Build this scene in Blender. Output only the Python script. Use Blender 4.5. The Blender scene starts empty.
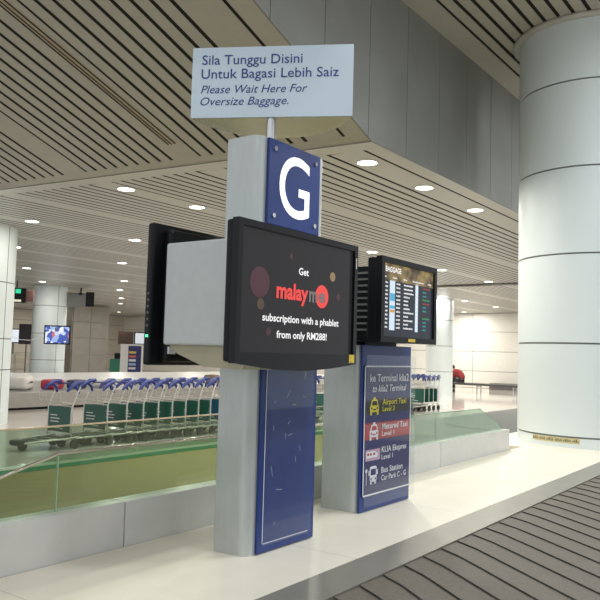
import bpy, bmesh, math, random
from mathutils import Vector, Matrix
random.seed(4)
SC = bpy.context.scene
COL = SC.collection
PI = math.pi

# ------------------------------------------------------------------ helpers
def tag(o, label=None, cat=None, group=None, kind=None):
    if label: o['label'] = label
    if cat: o['category'] = cat
    if group: o['group'] = group
    if kind: o['kind'] = kind
    return o

def empty(name, loc, label, cat, group=None):
    o = bpy.data.objects.new(name, None)
    o.empty_display_size = 0.1
    o.location = loc
    COL.objects.link(o)
    return tag(o, label, cat, group)

ORIGIN = {}
def origin(o):
    v = Vector((0, 0, 0))
    while o is not None:
        v += o.location
        o = o.parent
    return v

class MB:
    """collects shapes given in world coordinates; build() links them as one mesh"""
    def __init__(s): s.v = []; s.f = []; s.sm = []
    def add(s, vs, fs, smooth=False):
        b = len(s.v); s.v += [tuple(v) for v in vs]
        s.f += [tuple(b + i for i in f) for f in fs]; s.sm += [smooth] * len(fs)
        return s
    def box(s, a, b, bev=0.0):
        (x0, y0, z0), (x1, y1, z1) = [min(p, q) for p, q in zip(a, b)], [max(p, q) for p, q in zip(a, b)]
        if bev <= 0:
            vs = [(x0,y0,z0),(x1,y0,z0),(x1,y1,z0),(x0,y1,z0),(x0,y0,z1),(x1,y0,z1),(x1,y1,z1),(x0,y1,z1)]
            return s.add(vs, [(0,3,2,1),(4,5,6,7),(0,1,5,4),(1,2,6,5),(2,3,7,6),(3,0,4,7)])
        bm = bmesh.new(); bmesh.ops.create_cube(bm, size=1)
        for v in bm.verts:
            v.co = Vector(((x0+x1)/2 + v.co.x*(x1-x0), (y0+y1)/2 + v.co.y*(y1-y0), (z0+z1)/2 + v.co.z*(z1-z0)))
        bmesh.ops.bevel(bm, geom=bm.edges[:], offset=bev, segments=2, affect='EDGES', profile=0.5)
        return s.bm(bm)
    def bm(s, bm, smooth=False):
        bm.verts.ensure_lookup_table(); bm.verts.index_update()
        s.add([v.co for v in bm.verts], [[v.index for v in f.verts] for f in bm.faces], smooth); bm.free(); return s
    def tube(s, pts, r, n=8, closed=False):
        pts = [Vector(p) for p in pts]; rings = []; N = len(pts)
        rr = r if isinstance(r, (list, tuple)) else [r] * N
        ref = None
        for i, p in enumerate(pts):
            if closed: d = pts[(i+1) % N] - pts[i-1]
            elif i == 0: d = pts[1] - pts[0]
            elif i == N-1: d = pts[-1] - pts[-2]
            else: d = (pts[i+1]-pts[i]).normalized() + (pts[i]-pts[i-1]).normalized()
            d.normalize()
            if ref is None: ref = Vector((0,0,1)) if abs(d.z) < .9 else Vector((1,0,0))
            a = d.cross(ref).normalized(); b = a.cross(d).normalized(); ref = b
            rings.append([p + rr[i]*(math.cos(2*PI*k/n)*a + math.sin(2*PI*k/n)*b) for k in range(n)])
        vs = [v for R in rings for v in R]; fs = []
        for i in range(N if closed else N-1):
            j = (i+1) % N
            for k in range(n):
                fs.append((i*n+k, i*n+(k+1)%n, j*n+(k+1)%n, j*n+k))
        s.add(vs, fs, True)
        if not closed:
            s.add(rings[0], [tuple(range(n))[::-1]]); s.add(rings[-1], [tuple(range(n))])
        return s
    def cyl(s, c, r, z0, z1, n=24, r2=None):
        r2 = r if r2 is None else r2
        vs = [(c[0]+r*math.cos(2*PI*k/n), c[1]+r*math.sin(2*PI*k/n), z0) for k in range(n)]
        vs += [(c[0]+r2*math.cos(2*PI*k/n), c[1]+r2*math.sin(2*PI*k/n), z1) for k in range(n)]
        s.add(vs, [(k, (k+1)%n, n+(k+1)%n, n+k) for k in range(n)], True)
        s.add(vs[:n], [tuple(range(n))[::-1]]); s.add(vs[n:], [tuple(range(n))])
        return s
    def lathe(s, c, prof, n=48):
        """prof: list of (r, z) going up; outer surface"""
        vs = []
        for r, z in prof:
            vs += [(c[0]+r*math.cos(2*PI*k/n), c[1]+r*math.sin(2*PI*k/n), z) for k in range(n)]
        fs = []
        for i in range(len(prof)-1):
            for k in range(n):
                fs.append((i*n+k, i*n+(k+1)%n, (i+1)*n+(k+1)%n, (i+1)*n+k))
        return s.add(vs, fs, True)
    def prism(s, poly, d):
        """poly: planar 3d loop, d: extrusion vector"""
        d = Vector(d); P = [Vector(p) for p in poly]; n = len(P)
        vs = P + [p + d for p in P]
        return s.add(vs, [tuple(range(n)), tuple(range(2*n-1, n-1, -1))] + [((k+1)%n, k, n+k, n+(k+1)%n) for k in range(n)])
    def build(s, name, m, parent=None, bevel=0):
        me = bpy.data.meshes.new(name)
        if parent is not None: o0 = origin(parent)
        else:
            if s.v:
                xs = [v[0] for v in s.v]; ys = [v[1] for v in s.v]; zs = [v[2] for v in s.v]
                o0 = Vector(((min(xs)+max(xs))/2, (min(ys)+max(ys))/2, min(zs)))
        me.from_pydata([tuple(Vector(v) - o0) for v in s.v], [], s.f)
        me.polygons.foreach_set('use_smooth', s.sm)
        me.update()
        bm = bmesh.new(); bm.from_mesh(me)
        bmesh.ops.recalc_face_normals(bm, faces=bm.faces[:]); bm.to_mesh(me); bm.free()
        if isinstance(m, (list, tuple)):
            for q in m: me.materials.append(q)
        else: me.materials.append(m)
        o = bpy.data.objects.new(name, me); COL.objects.link(o)
        if parent is not None: o.parent = parent
        else: o.location = o0
        return o

def struct(name, mb, m): return tag(mb.build(name, m), kind='structure')

def lettering(parent, txt, m, o, xa, up, width=None, height=0.1, bold=0.0, shear=0.0, align='LEFT', name='lettering', depth=.0015):
    """text lying in the plane of xa / up; height = cap height"""
    cu = bpy.data.curves.new('t', 'FONT'); cu.body = txt; cu.size = 1; cu.offset = bold; cu.shear = shear
    cu.resolution_u = 8 if len(txt) == 1 else 3; cu.extrude = 0
    ob = bpy.data.objects.new('t', cu); COL.objects.link(ob)
    bpy.context.view_layer.update()
    dg = bpy.context.evaluated_depsgraph_get()
    me = bpy.data.meshes.new_from_object(ob.evaluated_get(dg))
    bpy.data.objects.remove(ob); bpy.data.curves.remove(cu)
    xs = [v.co.x for v in me.vertices]
    x0, x1 = min(xs), max(xs)
    sy = height / 0.70
    sx = (width / (x1-x0)) if width else sy
    xa = Vector(xa).normalized(); up = Vector(up).normalized(); nn = xa.cross(up)
    w = (x1-x0)*sx
    off = {'LEFT': 0, 'CENTER': -w/2, 'RIGHT': -w}[align]
    o = Vector(o)
    mb = MB()
    vs = [o + xa*((v.co.x-x0)*sx + off) + up*(v.co.y*sy) + nn*depth for v in me.vertices]
    mb.add(vs, [tuple(p.vertices) for p in me.polygons])
    bpy.data.meshes.remove(me)
    return mb.build(name, m, parent)

# ------------------------------------------------------------------ materials
def mat(name, col, rough=.5, metal=0.0, noise=0.0, nscale=8, bump=0.0, bscale=60, spec=.5, emis=None, es=0, stretch=None, coat=0):
    m = bpy.data.materials.new(name); m.use_nodes = True
    nt = m.node_tree; b = nt.nodes['Principled BSDF']
    b.inputs['Base Color'].default_value = (*col, 1); b.inputs['Roughness'].default_value = rough
    b.inputs['Metallic'].default_value = metal; b.inputs['Specular IOR Level'].default_value = spec
    b.inputs['Coat Weight'].default_value = coat
    if emis: b.inputs['Emission Color'].default_value = (*emis, 1); b.inputs['Emission Strength'].default_value = es
    if noise or bump:
        tc = nt.nodes.new('ShaderNodeTexCoord'); mp = nt.nodes.new('ShaderNodeMapping')
        nt.links.new(tc.outputs['Object'], mp.inputs[0])
        if stretch: mp.inputs['Scale'].default_value = stretch
    if noise:
        n = nt.nodes.new('ShaderNodeTexNoise'); n.inputs['Scale'].default_value = nscale; n.inputs['Detail'].default_value = 5
        nt.links.new(mp.outputs[0], n.inputs['Vector'])
        r = nt.nodes.new('ShaderNodeMapRange'); r.inputs['From Min'].default_value = .3; r.inputs['From Max'].default_value = .7
        r.inputs['To Min'].default_value = 1-noise; r.inputs['To Max'].default_value = 1+noise
        nt.links.new(n.outputs['Fac'], r.inputs['Value'])
        mx = nt.nodes.new('ShaderNodeVectorMath'); mx.operation = 'SCALE'; mx.inputs[0].default_value = col
        nt.links.new(r.outputs[0], mx.inputs['Scale']); nt.links.new(mx.outputs[0], b.inputs['Base Color'])
    if bump:
        n2 = nt.nodes.new('ShaderNodeTexNoise'); n2.inputs['Scale'].default_value = bscale
        nt.links.new(mp.outputs[0], n2.inputs['Vector'])
        bp = nt.nodes.new('ShaderNodeBump'); bp.inputs['Strength'].default_value = bump; bp.inputs['Distance'].default_value = .01
        nt.links.new(n2.outputs['Fac'], bp.inputs['Height']); nt.links.new(bp.outputs[0], b.inputs['Normal'])
    return m

def glass(name, tint, gl=.035, haze=0.0, hcol=(.8,.9,.85)):
    m = bpy.data.materials.new(name); m.use_nodes = True; nt = m.node_tree
    nt.nodes.clear()
    out = nt.nodes.new('ShaderNodeOutputMaterial'); t = nt.nodes.new('ShaderNodeBsdfTransparent'); t.inputs[0].default_value = (*tint, 1)
    g = nt.nodes.new('ShaderNodeBsdfGlossy'); g.inputs['Roughness'].default_value = .03; g.inputs['Color'].default_value = (.9,.95,.9,1)
    lw = nt.nodes.new('ShaderNodeLayerWeight'); pw = nt.nodes.new('ShaderNodeMath'); pw.operation = 'POWER'; pw.inputs[1].default_value = 5
    fr = nt.nodes.new('ShaderNodeMath'); fr.operation = 'MULTIPLY_ADD'; fr.inputs[1].default_value = .8; fr.inputs[2].default_value = gl
    nt.links.new(lw.outputs['Facing'], pw.inputs[0]); nt.links.new(pw.outputs[0], fr.inputs[0])
    mx = nt.nodes.new('ShaderNodeMixShader')
    nt.links.new(fr.outputs[0], mx.inputs[0]); nt.links.new(t.outputs[0], mx.inputs[1]); nt.links.new(g.outputs[0], mx.inputs[2])
    last = mx
    if haze:
        df = nt.nodes.new('ShaderNodeBsdfDiffuse'); df.inputs[0].default_value = (*hcol, 1)
        m2 = nt.nodes.new('ShaderNodeMixShader'); m2.inputs[0].default_value = haze
        nt.links.new(mx.outputs[0], m2.inputs[1]); nt.links.new(df.outputs[0], m2.inputs[2]); last = m2
    nt.links.new(last.outputs[0], out.inputs[0])
    return m

def stone(name, col, sx, sy, jc, rough=.25, noise=.04, ox=0, oy=0, jw=.006):
    """stone slabs with thin joints in world x / y"""
    m = mat(name, col, rough, noise=noise, nscale=3)
    nt = m.node_tree; b = nt.nodes['Principled BSDF']
    geo = nt.nodes.new('ShaderNodeNewGeometry'); sp = nt.nodes.new('ShaderNodeSeparateXYZ'); nt.links.new(geo.outputs['Position'], sp.inputs[0])
    last = None
    for ax, s, o in (('X', sx, ox), ('Y', sy, oy)):
        a = nt.nodes.new('ShaderNodeMath'); a.operation = 'ADD'; a.inputs[1].default_value = 100*s - o; nt.links.new(sp.outputs[ax], a.inputs[0])
        q = nt.nodes.new('ShaderNodeMath'); q.operation = 'MODULO'; q.inputs[1].default_value = s; nt.links.new(a.outputs[0], q.inputs[0])
        l = nt.nodes.new('ShaderNodeMath'); l.operation = 'LESS_THAN'; l.inputs[1].default_value = jw; nt.links.new(q.outputs[0], l.inputs[0])
        if last is None: last = l
        else:
            mm = nt.nodes.new('ShaderNodeMath'); mm.operation = 'MAXIMUM'; nt.links.new(last.outputs[0], mm.inputs[0]); nt.links.new(l.outputs[0], mm.inputs[1]); last = mm
    src = b.inputs['Base Color'].links[0].from_socket if b.inputs['Base Color'].links else None
    mx = nt.nodes.new('ShaderNodeMix'); mx.data_type = 'RGBA'
    nt.links.new(last.outputs[0], mx.inputs[0])
    if src: nt.links.new(src, mx.inputs[6])
    else: mx.inputs[6].default_value = (*col, 1)
    mx.inputs[7].default_value = (*jc, 1)
    nt.links.new(mx.outputs[2], b.inputs['Base Color'])
    return m

def emit(name, col, s): return mat(name, (.02,.02,.02), .4, emis=col, es=s)

M_cream = stone('cream_stone', (.88,.82,.69), 1.45, 5.0, (.62,.56,.46), .42, .04, .45, 1.1)
M_edge = mat('grey_edge_metal', (.30,.285,.245), .38, .3, noise=.06, nscale=5)
M_belt = mat('rubber_belt', (.155,.135,.108), .62, noise=.12, nscale=60, bump=.25, bscale=300)
M_gap = mat('dark_gap', (.012,.009,.008), .9)
M_floorpol = stone('polished_pale_floor', (.66,.62,.57), 1.2, 1.2, (.5,.46,.42), .1, .04)
M_carpet_g = mat('grey_carpet', (.16,.17,.165), .95, noise=.15, nscale=120)
M_carpet_o = mat('olive_carpet', (.235,.205,.095), .9, noise=.16, nscale=90)
M_marble = mat('pale_grey_marble', (.62,.62,.60), .3, noise=.06, nscale=4)
M_slat = mat('beige_ceiling_slat', (.47,.445,.385), .5, .1, noise=.03)
M_slat_low = mat('pale_ceiling_slat', (.55,.54,.50), .38, .25, noise=.03)
M_bulk = mat('grey_bulkhead_panel', (.27,.275,.262), .45, .3, noise=.07, nscale=1.5)
M_white_panel = mat('white_column_cladding', (.73,.80,.81), .5, 0, noise=.02, nscale=1)
M_wallw = mat('white_wall_panel', (.80,.78,.73), .4, noise=.02)
M_seam = mat('panel_seam', (.18,.19,.18), .7)
M_steelwall = mat('brownish_steel_cladding', (.27,.26,.235), .4, .35, noise=.08, nscale=2)
M_alu = mat('brushed_aluminium', (.53,.565,.56), .36, .4, noise=.04, nscale=26, stretch=(1,1,.25))
M_chrome = mat('chrome', (.7,.71,.72), .18, .9)
M_blue = mat('blue_enamel', (.014,.042,.21), .35, noise=.08, nscale=14, stretch=(1,1,.1))
M_blue2 = mat('blue_card', (.016,.022,.13), .4, noise=.05)
M_white = mat('white_print', (.85,.87,.9), .4)
M_glowwhite = mat('white_letter_film', (.95,.96,1.0), .4, emis=(.95,.97,1), es=.55)  # letter film has emission of its own, no lamp behind it
M_navy = mat('navy_print', (.03,.055,.24), .5)
M_signface = mat('pale_blue_sign_face', (.60,.71,.80), .22, .25, noise=.05, nscale=2)
M_signbot = mat('satin_silver', (.5,.48,.42), .22, .7)
M_black = mat('black_plastic', (.007,.008,.010), .38, noise=.1, spec=.22)
M_gloss = mat('black_gloss', (.008,.008,.010), .12, spec=.25)
M_greybox = mat('light_grey_housing', (.56,.60,.60), .45, noise=.03, nscale=20)
M_beige = mat('uplit_housing', (.42,.38,.27), .4, .2, noise=.05)  # beige stands in for light from below on the grey housing
M_yel = mat('yellow_sticker', (.75,.55,.06), .5, noise=.25, nscale=90)
M_glassb = glass('green_tinted_glass', (.77,.86,.76))
M_glassf = glass('clear_green_glass', (.64,.73,.65), haze=.03)
M_glassr = glass('hazy_green_glass', (.74,.83,.76), haze=.25, hcol=(.60,.66,.58))
M_greenedge = mat('green_glass_edge', (.10,.34,.20), .25)
M_palegreen = mat('pale_rail_edge', (.55,.68,.55), .3, .2)
M_acr = glass('clear_acrylic', (.97,.975,.985), haze=.012, gl=.018, hcol=(.75,.8,.86))
M_rail = mat('steel_handrail', (.66,.60,.50), .22, .75)
M_wire = mat('trolley_steel', (.60,.58,.54), .28, .8)
M_tblue = mat('blue_trolley_plastic', (.018,.035,.19), .35)
M_tgreen = mat('dark_green_board', (.012,.095,.065), .35)
M_tteal = mat('teal_board', (.01,.10,.17), .35)
M_tyre = mat('black_wheel', (.02,.02,.02), .6)
M_lamp = emit('downlight_lens', (1, .97, .9), 9)
M_ring = mat('downlight_ring', (.75,.74,.7), .3)

# ------------------------------------------------------------------ setting
BX = lambda y: 7.07 - .1*(y-4.3)        # line where the sloped ceiling meets the flat one
ZC, ZH, WY, SL = 4.0, 5.9, 4.2, math.tan(math.radians(19.5))
X1 = 38.0
struct('floor', MB().box((-4,8.45,-.1),(X1,44,0)), M_floorpol)
struct('floor', MB().box((12.5,-8,-.1),(X1,8.45,-.002)), M_carpet_g)
struct('floor', MB().box((-4,-8,-.1),(12.5,8.45,-.002)), M_carpet_o)
# platform the signs stand on
struct('floor_platform', MB().box((-3,2.02,0),(16,3.07,.55)).box((8.9,3.07,0),(16,3.75,.55)).box((9.17,-.6,0),(16,2.02,.55)), M_cream)

# slot pattern across y, shared by both ceilings
def boards(ymin, ymax):
    out = []; k = 0
    y = 4.7 - .21
    out.append((WY, 4.43))
    while y < ymax:
        out.append((y if k else 4.47, y+.42)); yy = y + .42
        for i in range(8):
            out.append((yy+.05, yy+.1925)); yy += .1925
        y = yy + .036; k += 1
    return [b for b in out if b[0] < ymax]
mb = MB()
for (a, b) in boards(4.2, 43.9):
    mb.box((BX(a)+.28, a, ZC), (X1, b, ZC+.001))
for (a, b) in [(4.2, 44)]:
    P = [(BX(a)-.02, a, ZC), (BX(b)-.02, b, ZC), (BX(b)+.3, b, ZC), (BX(a)+.3, a, ZC)]
    mb.prism(P, (0, 0, .001))
low = struct('ceiling', mb, M_slat_low)
P = [(BX(4.2), 4.2, ZC+.0025), (BX(44), 44, ZC+.0025), (X1, 44, ZC+.0025), (X1, 4.2, ZC+.0025)]
struct('ceiling_backing', MB().prism(P, (0,0,.05)), M_gap)
struct('trim_1', MB().box((22.75,4.3,ZC-.06),(22.95,16,ZC-.002)), mat('dark_ceiling_joint',(.20,.19,.17),.6))
struct('trim_2', MB().prism([(BX(4.2)-.012,4.2,ZC-.003),(BX(44)-.012,44,ZC-.003),(BX(44)+.006,44,ZC-.003),(BX(4.2)+.006,4.2,ZC-.003)],(0,0,.02)), M_seam)
# sloped part
def sl(x, y, off=0): return (x, y, ZC + (BX(y)-x)*SL + off)
mb = MB()
XS = 1.3
for (a, b) in boards(4.2, 20):
    a2, b2 = (a, b)
    P = [sl(BX(a)-.13,a2), sl(XS,a2), sl(XS,b2), sl(BX(b)-.13,b2)]
    mb.prism(P, (0,0,.002))
a, b = 4.2, 20
mb.prism([sl(BX(a),a), sl(BX(a)-.14,a), sl(BX(b)-.14,b), sl(BX(b),b)], (0,0,.006))
slope = struct('ceiling_sloped', mb, M_slat)
struct('ceiling_backing', MB().prism([sl(BX(4.2),4.2,.006), sl(XS,4.2,.006), sl(XS,20,.006), sl(BX(20),20,.006)], (0,0,.05)), M_gap)
# narrow brown track let into the wide board of the slope
tr = MB()
for yy in (6.60, 6.66, 6.71):
    tr.prism([sl(BX(yy)-.45,yy,-.012), sl(XS,yy,-.012), sl(XS,yy+.009,-.012), sl(BX(yy)-.45,yy+.009,-.012)], (0,0,.014))
struct('trim_3', tr, mat('brown_track',(.07,.035,.02),.5))
struct('trim_4', MB().prism([sl(BX(6.6)-.45,6.615,-.006), sl(XS,6.615,-.006), sl(XS,6.655,-.006), sl(BX(6.6)-.45,6.655,-.006)], (0,0,.008)), mat('tan_track',(.42,.345,.25),.5))
# high ceiling over the platform
mb = MB(); y = 3.80
mb.box((1.3, 3.84, ZH),(X1, WY-.012, ZH+.006))
while y > -6:
    mb.box((-3, y-.132, ZH), (X1, y, ZH+.006)); y -= .183
struct('ceiling_high', mb, M_slat)
struct('ceiling_backing', MB().box((-3,-6.2,ZH+.012),(X1,WY,ZH+.1)), M_gap)
# grey bulkhead between the two ceilings
mb = MB(); J = [1.3, 2.48, 3.38, 4.28] + [5.18 + .905*k for k in range(37)]
def zb(x): return ZC if x >= BX(WY) else ZC + (BX(WY)-x)*SL
for a, b in zip(J, J[1:]):
    a += .005; b -= .005
    if a > X1: break
    b = min(b, X1)
    xs = [a] + ([BX(WY)] if a < BX(WY) < b else []) + [b]
    P = [(x, WY-.02, zb(x)) for x in xs] + [(b, WY-.02, ZH), (a, WY-.02, ZH)]
    mb.prism(P, (0,.02,0))
struct('wall_bulkhead', mb, M_bulk)
struct('wall_bulkhead_backing', MB().prism([(1.3,WY+.0,zb(1.3)),(BX(WY),WY,ZC+.02),(X1,WY,ZC+.02),(X1,WY,ZH),(1.3,WY,ZH)],(0,.06,0)), mat('bulkhead_joint',(.42,.43,.42),.4))
# far walls
def panel_wall(name, mk, w, h, us, zs, m=M_wallw):
    """mk(u, z, d) -> point"""
    mb = MB()
    for a, b in zip(us, us[1:]):
        for c, d in zip(zs, zs[1:]):
            g = .012
            P = [mk(a+g,c+g,0), mk(b-g,c+g,0), mk(b-g,d-g,0), mk(a+g,d-g,0)]
            dv = Vector(mk(0,0,1)) - Vector(mk(0,0,0))
            mb.prism(P, dv*.03)
    struct(name, mb, m)
    P = [mk(us[0],zs[0],.03), mk(us[-1],zs[0],.03), mk(us[-1],zs[-1],.03), mk(us[0],zs[-1],.03)]
    struct(name+'_backing', MB().prism(P, (Vector(mk(0,0,1))-Vector(mk(0,0,0)))*.1), M_seam)
panel_wall('wall_right', lambda u,z,d: (X1-.06+d, u, z), 0, 0, [-8+2.65*k for k in range(19)]+[44], [0,.9,1.95,3.0,4.0])
struct('wall_right_upper', MB().box((X1,-8,4.0),(X1+.1,WY,ZH)), M_wallw)
panel_wall('wall_back', lambda u,z,d: (u, 43.9+d, z), 0, 0, [-4+2.5*k for k in range(18)], [0,1.1,2.2,3.3,4.0], mat('beige_wall_panel',(.62,.58,.50),.4))

# ------------------------------------------------------------------ columns
def column(c, r, z0, z1, seams, name, label, group=None, vert=None, capring=False, mtl=M_white_panel):
    t = empty(name, (c[0], c[1], z0), label, 'column', 'white round columns of the hall')
    mb = MB(); ze = [z0] + seams + [z1]; g = .011
    for i, (a, b) in enumerate(zip(ze, ze[1:])):
        a2 = a + (g if i else 0); b2 = b - (g if i < len(ze)-2 else 0)
        mb.lathe(c, [(r,a2),(r,b2)], 96)
        mb.lathe(c, [(r-.02,a2),(r,a2)], 96).lathe(c, [(r,b2),(r-.02,b2)], 96)
    mb.build('cladding', mtl, t)
    MB().cyl(c, r-.015, z0, z1, 64).build('core', M_seam, t)
    if vert is not None:
        v = MB()
        for a in vert:
            ca, sa = math.cos(a), math.sin(a)
            P = [(c[0]+r*ca-.008*sa, c[1]+r*sa+.008*ca, z0), (c[0]+r*ca+.008*sa, c[1]+r*sa-.008*ca, z0)]
            v.prism([P[0], P[1], (P[1][0],P[1][1],z1), (P[0][0],P[0][1],z1)], (ca*.003, sa*.003, 0))
        v.build('vertical_joint', M_seam, t)
    if capring:
        MB().lathe(c, [(r+.002,z1-.05),(r+.07,z1-.05),(r+.09,z1-.03),(r+.09,z1),(r,z1)], 96).build('ceiling_collar', M_slat_low, t)
    return t
CC, CR = (10.13, 2.60), .915
col = column(CC, CR, .55, ZH, [.68,1.81,2.91,3.99,5.08], 'round_column', 'massive white panelled round column rising from the cream platform beside the carousel', capring=True)
# yellow notice strip around its foot
mb = MB(); seg = 20; a0, a1 = math.radians(147), math.radians(187)
for i in range(seg):
    A, B = a0+(a1-a0)*i/seg, a0+(a1-a0)*(i+1)/seg; R = CR+.004
    mb.add([(CC[0]+R*math.cos(a), CC[1]+R*math.sin(a), z) for a, z in ((A,.606),(B,.606),(B,.668),(A,.668))], [(0,1,2,3)])
lab = mb.build('notice_strip', mat('faded_yellow',(.62,.54,.28),.5,noise=.15,nscale=30), col); lab['label'] = 'yellow notice strip'
mb = MB(); R = CR+.006
for i in range(34):
    if i % 6 == 5: continue
    A = a0 + (a1-a0)*(i+.6)/35; B = A + (a1-a0)*.6/35
    zt = .650 + .006*((i*7) % 3 - 1)
    mb.add([(CC[0]+R*math.cos(a), CC[1]+R*math.sin(a), z) for a, z in ((A,.622),(B,.622),(B,zt),(A,zt))], [(0,1,2,3)])
mb.build('lettering', mat('grey_print',(.12,.11,.09),.6), lab)

column((8.18,14.3), .92, 0, ZC, [1.1,1.75,2.85,3.95][0:1]+[1.72,2.85], 'round_column', 'white round column cut off by the left edge of the photo', vert=[math.radians(293)])
column((18.3,25.7), .66, 0, ZC, [.15,1.05,2.1,3.2], 'round_column', 'pale round column that carries the glowing television, behind the trolleys', vert=[math.radians(262)])
column((28.37,13.31), .55, 0, ZC, [1.0,2.05,3.1], 'round_column', 'bright white round column beside the person in the red jacket')

t = empty('clad_pier', (27.3,34.8,0), 'wide brownish steel clad pier under the hanging monitors at the back', 'pier')
pm = MB()
for c, d in ((0,1.15),(1.15,2.1),(2.1,3.0),(3.0,4.0)):
    for a, b in ((25.9,27.1),(27.1,28.4)): pm.box((a+.01,34.2,c+.01),(b-.01,35.6,min(d-.01,3.95)))
    pm.box((25.85,34.25,c+.01),(25.95,35.55,min(d-.01,3.95)))
pm.build('cladding', M_steelwall, t); MB().box((25.95,34.3,0),(28.3,35.5,3.96)).build('core', M_seam, t)

# ------------------------------------------------------------------ balustrades
t = empty('glass_balustrade', (3,3.1,0), 'green glass balustrade with slim steel handrail on a pale marble curb behind the signs', 'balustrade')
mb = MB(); js = [-3, -.6, 2.55-.02, 5.3, 7.0, 8.95]
js = [-3, 0.2, 2.72, 5.2, 6.62, 8.47]
for a, b in zip(js, js[1:]): mb.box((a+.004,3.075,0),(b-.004,3.195,.785), .004)
mb.build('curb', M_marble, t)
MB().box((-3,3.085,.0),(8.45,3.185,.775)).build('curb_core', M_seam, t)
GY = 3.13
def pane(poly, m=M_glassb, name='glass_panel', y=GY, th=.012, par=t):
    return MB().prism([(x, y, z) for x, z in poly], (0, th, 0)).build(name, m, par)
pane([(1.29,.77),(2.32,.77),(2.32,1.06),(1.29,.78)])
pane([(2.326,.77),(4.0,.77),(4.0,1.06),(2.326,1.06)])
pane([(4.006,.77),(5.6,.77),(5.6,1.06),(4.006,1.06)])
pane([(5.606,.77),(6.62,.77),(6.62,1.06),(5.606,1.06)], M_glassr)
pane([(6.626,.77),(8.42,.77),(7.72,1.05),(6.626,1.06)], M_glassr)
MB().tube([(1.27,GY+.006,.795),(2.323,GY+.006,1.067),(5.6,GY+.006,1.067)], .0085, 8).build('handrail', M_rail, t)
MB().tube([(5.6,GY+.006,1.062),(7.72,GY+.006,1.052),(8.43,GY+.006,.79)], .004, 6).build('glass_edge_trim', M_greenedge, t)
MB().box((2.3215,GY-.001,.785),(2.3245,GY+.013,1.058)).build('glass_joint', M_palegreen, t)

t2 = empty('glass_balustrade', (8,8.4,0), 'low green glass barrier with dark green foot in front of the trolley row', 'balustrade')
MB().box((-2,8.36,0),(16.5,8.44,.05)).build('foot_channel', M_greenedge, t2)
MB().box((-2,8.345,.05),(16.5,8.45,.075)).build('foot_capping', M_palegreen, t2)
xs = [-2,1.2,4.4,7.6,10.8,14.0,16.5]
for a, b in zip(xs, xs[1:]): pane([(a+.01,.07),(b-.01,.07),(b-.01,.53),(a+.01,.53)], M_glassf, 'glass_panel', 8.39, .012, t2)
MB().box((-2,8.38,.53),(16.5,8.412,.552)).build('top_rail', M_rail, t2)

# ------------------------------------------------------------------ baggage carousel in the foreground
t = empty('baggage_carousel', (4.5,1.0,0), 'moving baggage carousel with overlapping dark rubber plates and grey metal edge, lower right corner', 'baggage carousel')
MB().box((-3,1.79,.50),(9.15,2.015,.5505)).build('edge_strip', M_edge, t)
MB().box((-3,-.6,0),(9.15,2.01,.44)).build('base', M_edge, t)
# crescent plates: each overlaps the next; arc in plan from the edge strip
def arc(x0, n=14):
    pts = []
    for i in range(n+1):
        u = i/n; yy = 1.785 - u*2.1
        # starts hooked then runs diagonally
        dx = -.79*2.1*u + .035*(1-math.exp(-u*30))
        pts.append((x0 + dx, yy))
    return pts
up = MB(); lines = MB()
n = 14
k = -22
while k < 28:
    x0 = 3.0 + .2165*k
    A = arc(x0, n); B = arc(x0+.2165, n)
    for i in range(n):
        za0, zb0 = .546, .541
        up.add([(A[i][0],A[i][1],za0),(A[i+1][0],A[i+1][1],za0),(B[i+1][0],B[i+1][1],zb0),(B[i][0],B[i][1],zb0)], [(0,1,2,3)])
        # the drop to the next plate
        up.add([(B[i][0],B[i][1],zb0),(B[i+1][0],B[i+1][1],zb0),(B[i+1][0],B[i+1][1],za0),(B[i][0],B[i][1],za0)], [(0,1,2,3)])
        lines.add([(A[i][0]-.009,A[i][1],.5475),(A[i+1][0]-.009,A[i+1][1],.5475),(A[i+1][0],A[i+1][1],.5475),(A[i][0],A[i][1],.5475)], [(0,1,2,3)])
    k += 1
up.build('belt_plates', M_belt, t)
lines.build('plate_gap', M_gap, t)

# ------------------------------------------------------------------ sign pillars
def pillar_body(x0, x1, y0, y1, z0, z1, r, m, par, name='body'):
    pts = []
    R0 = r
    for sx, sy, a0 in ((1,1,0),(0,1,90),(0,0,180),(1,0,270)):
        r = R0 if sy == 0 else .012
        cx = x1-r if sx else x0+r; cy = y1-r if sy else y0+r
        for k in range(9):
            a = math.radians(a0 + 90*k/8); pts.append((cx+r*math.cos(a), cy+r*math.sin(a)))
    mb = MB(); n = len(pts)
    vs = [(x,y,z0) for x,y in pts] + [(x,y,z1) for x,y in pts]
    for k in range(n):
        kk = (k+1) % n
        flat_ = (Vector(pts[k])-Vector(pts[kk])).length > .05
        if flat_: mb.add([vs[k],vs[kk],vs[n+kk],vs[n+k]], [(0,1,2,3)])
    for q in range(4):
        mb.add([vs[q*9+i] for i in range(9)] + [vs[n+q*9+i] for i in range(9)], [(i,i+1,9+i+1,9+i) for i in range(8)], True)
    mb.add([(x,y,z1) for x,y in pts], [tuple(range(n))]); mb.add([(x,y,z0) for x,y in pts], [tuple(range(n))[::-1]])
    return mb.build(name, m, par)
XA, UP = (1,0,0), (0,0,1)
p1 = empty('sign_pillar', (3.29,2.56,.55), 'tall aluminium pillar with a blue letter G board, standing nearest on the platform', 'sign pillar')
pillar_body(2.982,3.62,2.455,2.68,.55,2.755,.055,M_alu,p1)
gp = MB().box((3.052,2.436,2.285),(3.535,2.454,2.752),.003).build('letter_board', M_blue, p1)
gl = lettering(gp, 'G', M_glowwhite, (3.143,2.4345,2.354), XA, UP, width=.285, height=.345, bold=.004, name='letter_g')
mb = MB()
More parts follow.
